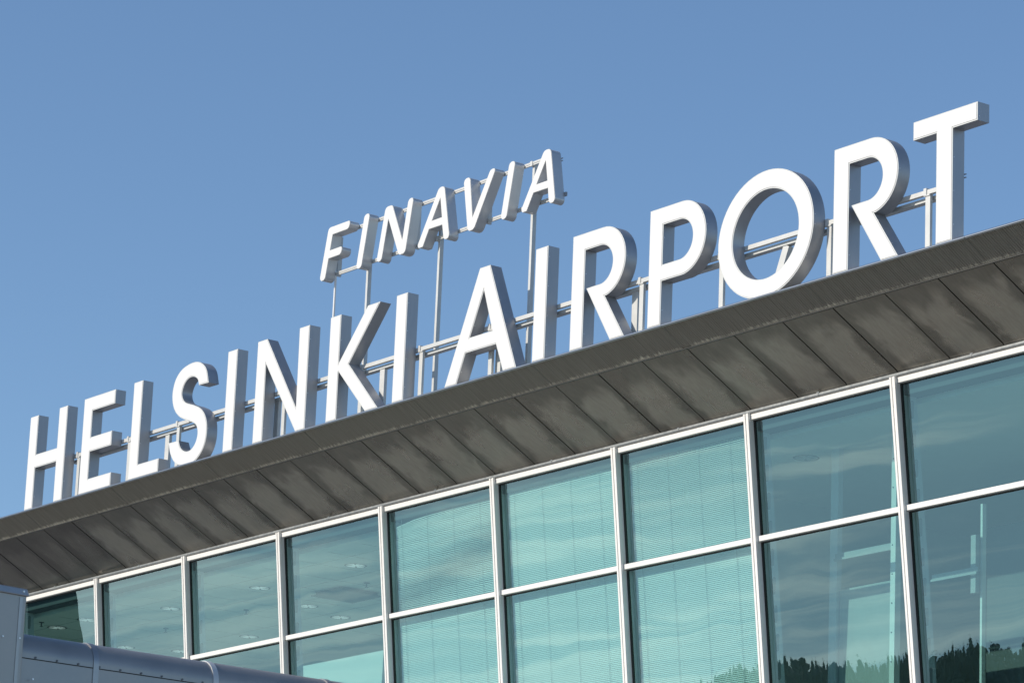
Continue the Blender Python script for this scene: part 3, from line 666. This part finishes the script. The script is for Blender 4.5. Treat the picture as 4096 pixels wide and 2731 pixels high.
# ------------------------------------------------------------------ blinds
def blind(k, z1, z0, label, tilt, sag=False, grad=0.0):
    x0, x1 = MX[k]+0.13, MX[k+1]-0.10
    yb = 0.17
    t = thing('venetian_blind', label, 'blind', ((x0+x1)/2, yf(z1)+yb, z1), 'venetian blinds behind the glass front')
    b = MB(); z = z1-0.06; i = 0
    w = 0.0345; a = R(tilt)
    n = 6 if sag else 1
    while z > z0:
        k0 = len(b.v)
        for q in range(n+1):
            u = q/n; x = x0+(x1-x0)*u
            dz = 0.0
            if sag:
                fall = max(0.0, 1-i/9.0)
                dz = -0.11*fall*(1-u)**4 + 0.006*math.sin(u*9+i)
            aa = a-(0.45*math.exp(-((i-22-26*(1-u))/13)**2) if sag else 0.0)+grad*(1-i/65)+random.uniform(-.01, .01)
            yc = yf(z)+yb
            b.v += [(x, yc-math.cos(aa)*w/2, z+dz-math.sin(aa)*w/2), (x, yc-0.003, z+dz+0.002), (x, yc+math.cos(aa)*w/2, z+dz+math.sin(aa)*w/2)]
        for q in range(n):
            s = k0+3*q
            b.f += [(s, s+3, s+4, s+1), (s+1, s+4, s+5, s+2)]; b.m += [0, 0]
        z -= 0.0315; i += 1
    b.build('slat', M['blind'], t)
    if not sag:
        b = MB(); b.box(x0, x1, yf(z1)+yb-0.02, yf(z1)+yb+0.02, z1-0.045, z1); b.build('head_rail', M['blind'], t)
    b = MB()
    for u in (0.06, 0.31, 0.56, 0.81):
        x = x0+(x1-x0)*u
        b.bar((x, yf(z1)+yb-0.022, z1-0.02), (x, yf(z0)+yb-0.022, z0), 0.006, 0.004)
    b.build('ladder_cord', M['cord'], t)
ur = (ZT-0.20, ZM-0.3); lr = (ZM-0.02, ZL)
blind(5, ur[0], ur[1], 'open blind with sagging crooked top corner, upper row', 56, True)
blind(6, ur[0], ur[1], 'neat closed upper blind directly right of the crooked blind', 66)
blind(7, ur[0], ur[1], 'upper row blind next to the clear panes, darker gaps between its slats', 66, grad=-0.36)
blind(5, lr[0], lr[1], 'lower row closed blind below the crooked one', 66)
blind(6, lr[0], lr[1], 'lower row closed blind in the middle of its row', 67)
blind(7, lr[0], lr[1], 'lower row blind mirroring the treetops, beside the clear panes', 66)

# ------------------------------------------------------------------ ceiling fittings
def downlight(x, y, label, group='round downlights in the ceiling', lit=True):
    t = thing('downlight', label, 'ceiling light', (x, y, CZ), group)
    b = MB(); n = 24; k = len(b.v)
    for r_, z in ((0.225, CZ-0.006), (0.205, CZ-0.012), (0.195, CZ-0.006)):
        b.v += [(x+r_*math.cos(2*math.pi*i/n), y+r_*math.sin(2*math.pi*i/n), z) for i in range(n)]
    for q in range(2):
        for i in range(n): j = (i+1) % n; b.f.append((k+q*n+i, k+q*n+j, k+(q+1)*n+j, k+(q+1)*n+i)); b.m.append(0)
    b.build('rim', M['vent'], t, smooth=60)
    b = MB(); k = 0
    for r_, z in ((0.195, CZ-0.006), (0.15, CZ-0.0045), (0.10, CZ-0.0035), (0.06, CZ-0.003)):
        b.v += [(x+r_*math.cos(2*math.pi*i/n), y+r_*math.sin(2*math.pi*i/n), z) for i in range(n)]
    for q in range(3):
        for i in range(n):
            j = (i+1) % n; b.f.append((q*n+i, q*n+j, (q+1)*n+j, (q+1)*n+i)); b.m.append(1 if i in (3, 4, 9, 15, 16, 21) else 0)
    b.f.append(tuple(3*n+i for i in range(n))); b.m.append(0)
    b.build('reflector', [M['lamp_on'] if lit else M['room'], M['joint']], t)
BN = {-1: 'leftmost dark window', 0: 'second window from the left', 1: 'third window from the left', 2: 'window left of the crooked blind'}
for x, y, lb in ((-8.98, 3.02, 'round ceiling downlight right of the dark mirrored strip in the leftmost window'),
                 (-10.38, 3.07, 'round ceiling downlight within the dark mirrored patch at far left'),
                 (-6.34, 3.55, 'upper round downlight in the wide pane above the duct'),
                 (-11.45, 5.45, 'lower left round downlight just above the duct, cut by the first pane edge'),
                 (-10.93, 6.59, 'lower right round downlight just above the duct'),
                 (-2.81, 3.55, 'upper round downlight in the third pane from the left'),
                 (-8.01, 6.59, 'lower round downlight in the third pane from the left'),
                 (0.71, 3.55, 'topmost round downlight above the dark ceiling vent'),
                 (-3.80, 5.39, 'round downlight left of and below the dark ceiling vent'),
                 (-4.39, 6.61, 'round downlight straight below the dark ceiling vent'),
                 (14.4, 3.4, 'faint round downlight in the first clear pane right of the blinds')):
    downlight(x, y, lb, lit=x < 5)
for x, y, lb in ((-10.06, 2.5, 'small sprinkler head on the ceiling inside the dark mirrored patch'),
                 (-8.55, 4.77, 'small sprinkler head on the ceiling above the duct'),
                 (-5.2, 4.74, 'small sprinkler head between the two lights of the third pane'),
                 (-0.66, 4.75, 'small sprinkler head beside the dark ceiling vent')):
    t = thing('sprinkler', lb, 'sprinkler', (x, y, CZ), 'sprinkler heads on the ceiling')
    b = MB(); b.tube((x, y, CZ), (x, y, CZ-0.09), 0.014, 8); b.build('stem', M['vent'], t)
    b = MB(); b.tube((x, y, CZ-0.001), (x, y, CZ-0.012), 0.06, 14); b.build('rose', M['vent'], t)
    b = MB(); b.tube((x, y, CZ-0.09), (x, y, CZ-0.096), 0.04, 10); b.build('deflector', M['vent'], t)
t = thing('ceiling_vent', 'dark square air vent hanging below the ceiling among three downlights', 'vent', (-1.85, 5.08, CZ))
b = MB(); b.box(-2.35, -1.40, 4.63, 5.53, CZ-0.05, CZ); b.build('casing', M['vent'], t)
b = MB(); b.box(-2.42, -1.33, 4.56, 5.60, CZ-0.085, CZ-0.065); b.build('lower_plate', M['vent'], t)

# ------------------------------------------------------------------ inside the rooms
b = MB(); b.box(-2.2, 1.40, 3.85, 3.95, -6.94, -3.33)
o = b.build('partition_screen', M['blind']); tag(o, 'tall pale partition screen catching the sun behind the lower pane left of the blinds', 'partition')
b = MB(); b.box(1.56, 2.2, 3.85, 3.95, -6.94, -3.33)
o = b.build('partition_screen', M['blind']); tag(o, 'narrow slice of pale partition beside the first blind column', 'partition')
# end wall between the blind rooms and the clear hall
b = MB(); b.box(11.5, 11.62, yf(-7)+0.8, 14.9, -6.94, CZ); b.build('cross_wall', M['room'], T)
t = thing('inner_column', 'slim bright steel column lit by the sun behind the first clear pane', 'column', (17.05, 3.0, -6.94))
b = MB(); b.box(16.985, 17.10, 2.98, 3.10, -6.94, CZ); b.build('shaft', M['frame'], t)
b = MB(); z = -2.1
while z > -6.6:
    b.tube((17.03, 2.974, z), (17.03, 2.981, z), 0.014, 8); z -= 0.47
b.build('bolt', M['vent'], t)
t = thing('inner_column', 'thin bright rod-like post behind the right-hand lower pane', 'column', (18.6, 3.4, -6.94))
b = MB(); b.box(18.58, 18.625, 3.42, 3.50, -6.94, -3.0); b.build('shaft', M['frame'], t)
t = thing('glazing_frame', 'inner white glazing frame with horizontal bars behind the clear panes', 'frame', (17, 3.3, -6.94))
b = MB(); b.box(15.16, 15.34, 3.30, 3.40, -6.94, CZ); b.build('upright', M['inner_steel'], t)
b = MB(); b.box(15.34, 16.74, 3.25, 3.31, -3.465, -3.39); b.box(15.34, 16.74, 3.22, 3.25, -3.51, -3.475); b.build('cross_bar', M['bar'], t)
b = MB(); b.box(17.66, 18.70, 3.25, 3.31, -4.11, -4.04); b.box(17.66, 18.70, 3.22, 3.25, -4.155, -4.12); b.build('cross_bar', M['bar'], t)
b = MB(); b.box(18.49, 18.60, 3.3, 3.38, -4.43, -3.51); b.build('hanger', M['bar'], t)
b = MB(); b.box(15.36, 16.66, 3.36, 3.46, -6.94, -3.97)
tag(b.build('display_wall', M['wall_mid']), 'sunlit pale wall panel behind the lower pane left of the bright column', 'wall panel')
b = MB(); b.box(16.45, 21.5, 5.6, 5.7, -6.94, -2.75)
tag(b.build('display_wall', M['wall_low']), 'grey wall panel behind the lower right pane at the picture edge', 'wall panel')

# ------------------------------------------------------------------ foreground duct and housing on the low annex
t = thing('annex_building', 'low flat annex carrying the grey duct in front of the glass', 'building', (16.5, -6, -ZB))
b = MB(); b.box(13.5, 19.6, -17.2, 1.2, -ZB, -8.75); b.build('wall', M['concrete'], t)
b = MB(); b.box(13.3, 19.8, -17.4, 1.4, -8.75, -8.6); b.build('roof', M['roof'], t)
DX, DTOP, DR = 18.92, -7.345, 0.30
t = thing('air_duct', 'grey metal duct with rounded top and bolted straps running to the glass front', 'duct', (18.4, -6, -8.6))
pr = [(DX-1.2, -8.58), (DX, -8.58), (DX, DTOP-DR)]+[(DX-DR+DR*math.cos(R(a)), DTOP-DR+DR*math.sin(R(a))) for a in range(8, 91, 8)]+[(DX-1.2+DR*math.cos(R(a)), DTOP-DR+DR*math.sin(R(a))) for a in range(90, 181, 10)]
def offp(d): return [(DX-1.2-d, -8.58), (DX+d, -8.58), (DX+d, DTOP-DR)]+[(DX-DR+(DR+d)*math.cos(R(a)), DTOP-DR+(DR+d)*math.sin(R(a))) for a in range(8, 91, 8)]+[(DX-1.2+(DR+d)*math.cos(R(a)), DTOP-DR+(DR+d)*math.sin(R(a))) for a in range(90, 181, 10)]
b = MB(); b.extrude_y(offp(0), -13.6, 1.2); b.build('cover', M['duct'], t, smooth=35)
for i, y in enumerate((-12.40, -10.60, -8.75, -6.9, -5.05, -3.2, -1.35)):
    b = MB(); b.extrude_y(offp(0.012), y-0.04, y+0.04); b.build('strap', M['strap_sunlit'] if i == 1 else M['duct_trim'], t, smooth=35)
b = MB(); b.box(DX-0.01, DX+0.004, -13.6, 1.2, -7.702, -7.690); b.build('seam', M['gasket'], t)
for i in range(20):
    y = -13.28+i*0.31
    b = MB(); b.tube((DX-0.004, y, -7.672), (DX+0.012, y, -7.672), 0.014, 8); b.build('bolt', M['vent'], t)
t = thing('plant_housing', 'grey sheet metal housing with sloping cap at the lower left corner', 'housing', (18.4, -14.5, -8.6))
HX = 18.98
b = MB(); b.box(HX-1.5, HX, -16.6, -13.50, -8.58, -6.89); b.build('casing', M['duct'], t, bevel=0.01)
b = MB(); b.hexa([(HX-1.56, -16.66, -6.885), (HX+0.03, -16.66, -6.885), (HX+0.03, -13.47, -6.93), (HX-1.56, -13.47, -6.93),
                  (HX-1.56, -16.66, -6.78), (HX+0.01, -16.66, -6.78), (HX+0.01, -13.50, -6.835), (HX-1.56, -13.50, -6.835)])
b.build('cap', M['duct_trim'], t, bevel=0.012)
b = MB(); b.box(HX, HX+0.008, -13.60, -13.555, -8.58, -6.95); b.build('corner_strip', M['duct_trim'], t)
for y, z in ((-13.80, -7.475), (-13.56, -7.467), (-13.56, -6.875), (-14.2, -7.47), (-13.33, -7.96)):
    b = MB(); b.tube((HX-0.004, y, z), (HX+0.035 if z > -6.9 else HX+0.014, y, z), 0.013, 8); b.build('screw', M['screw'], t)
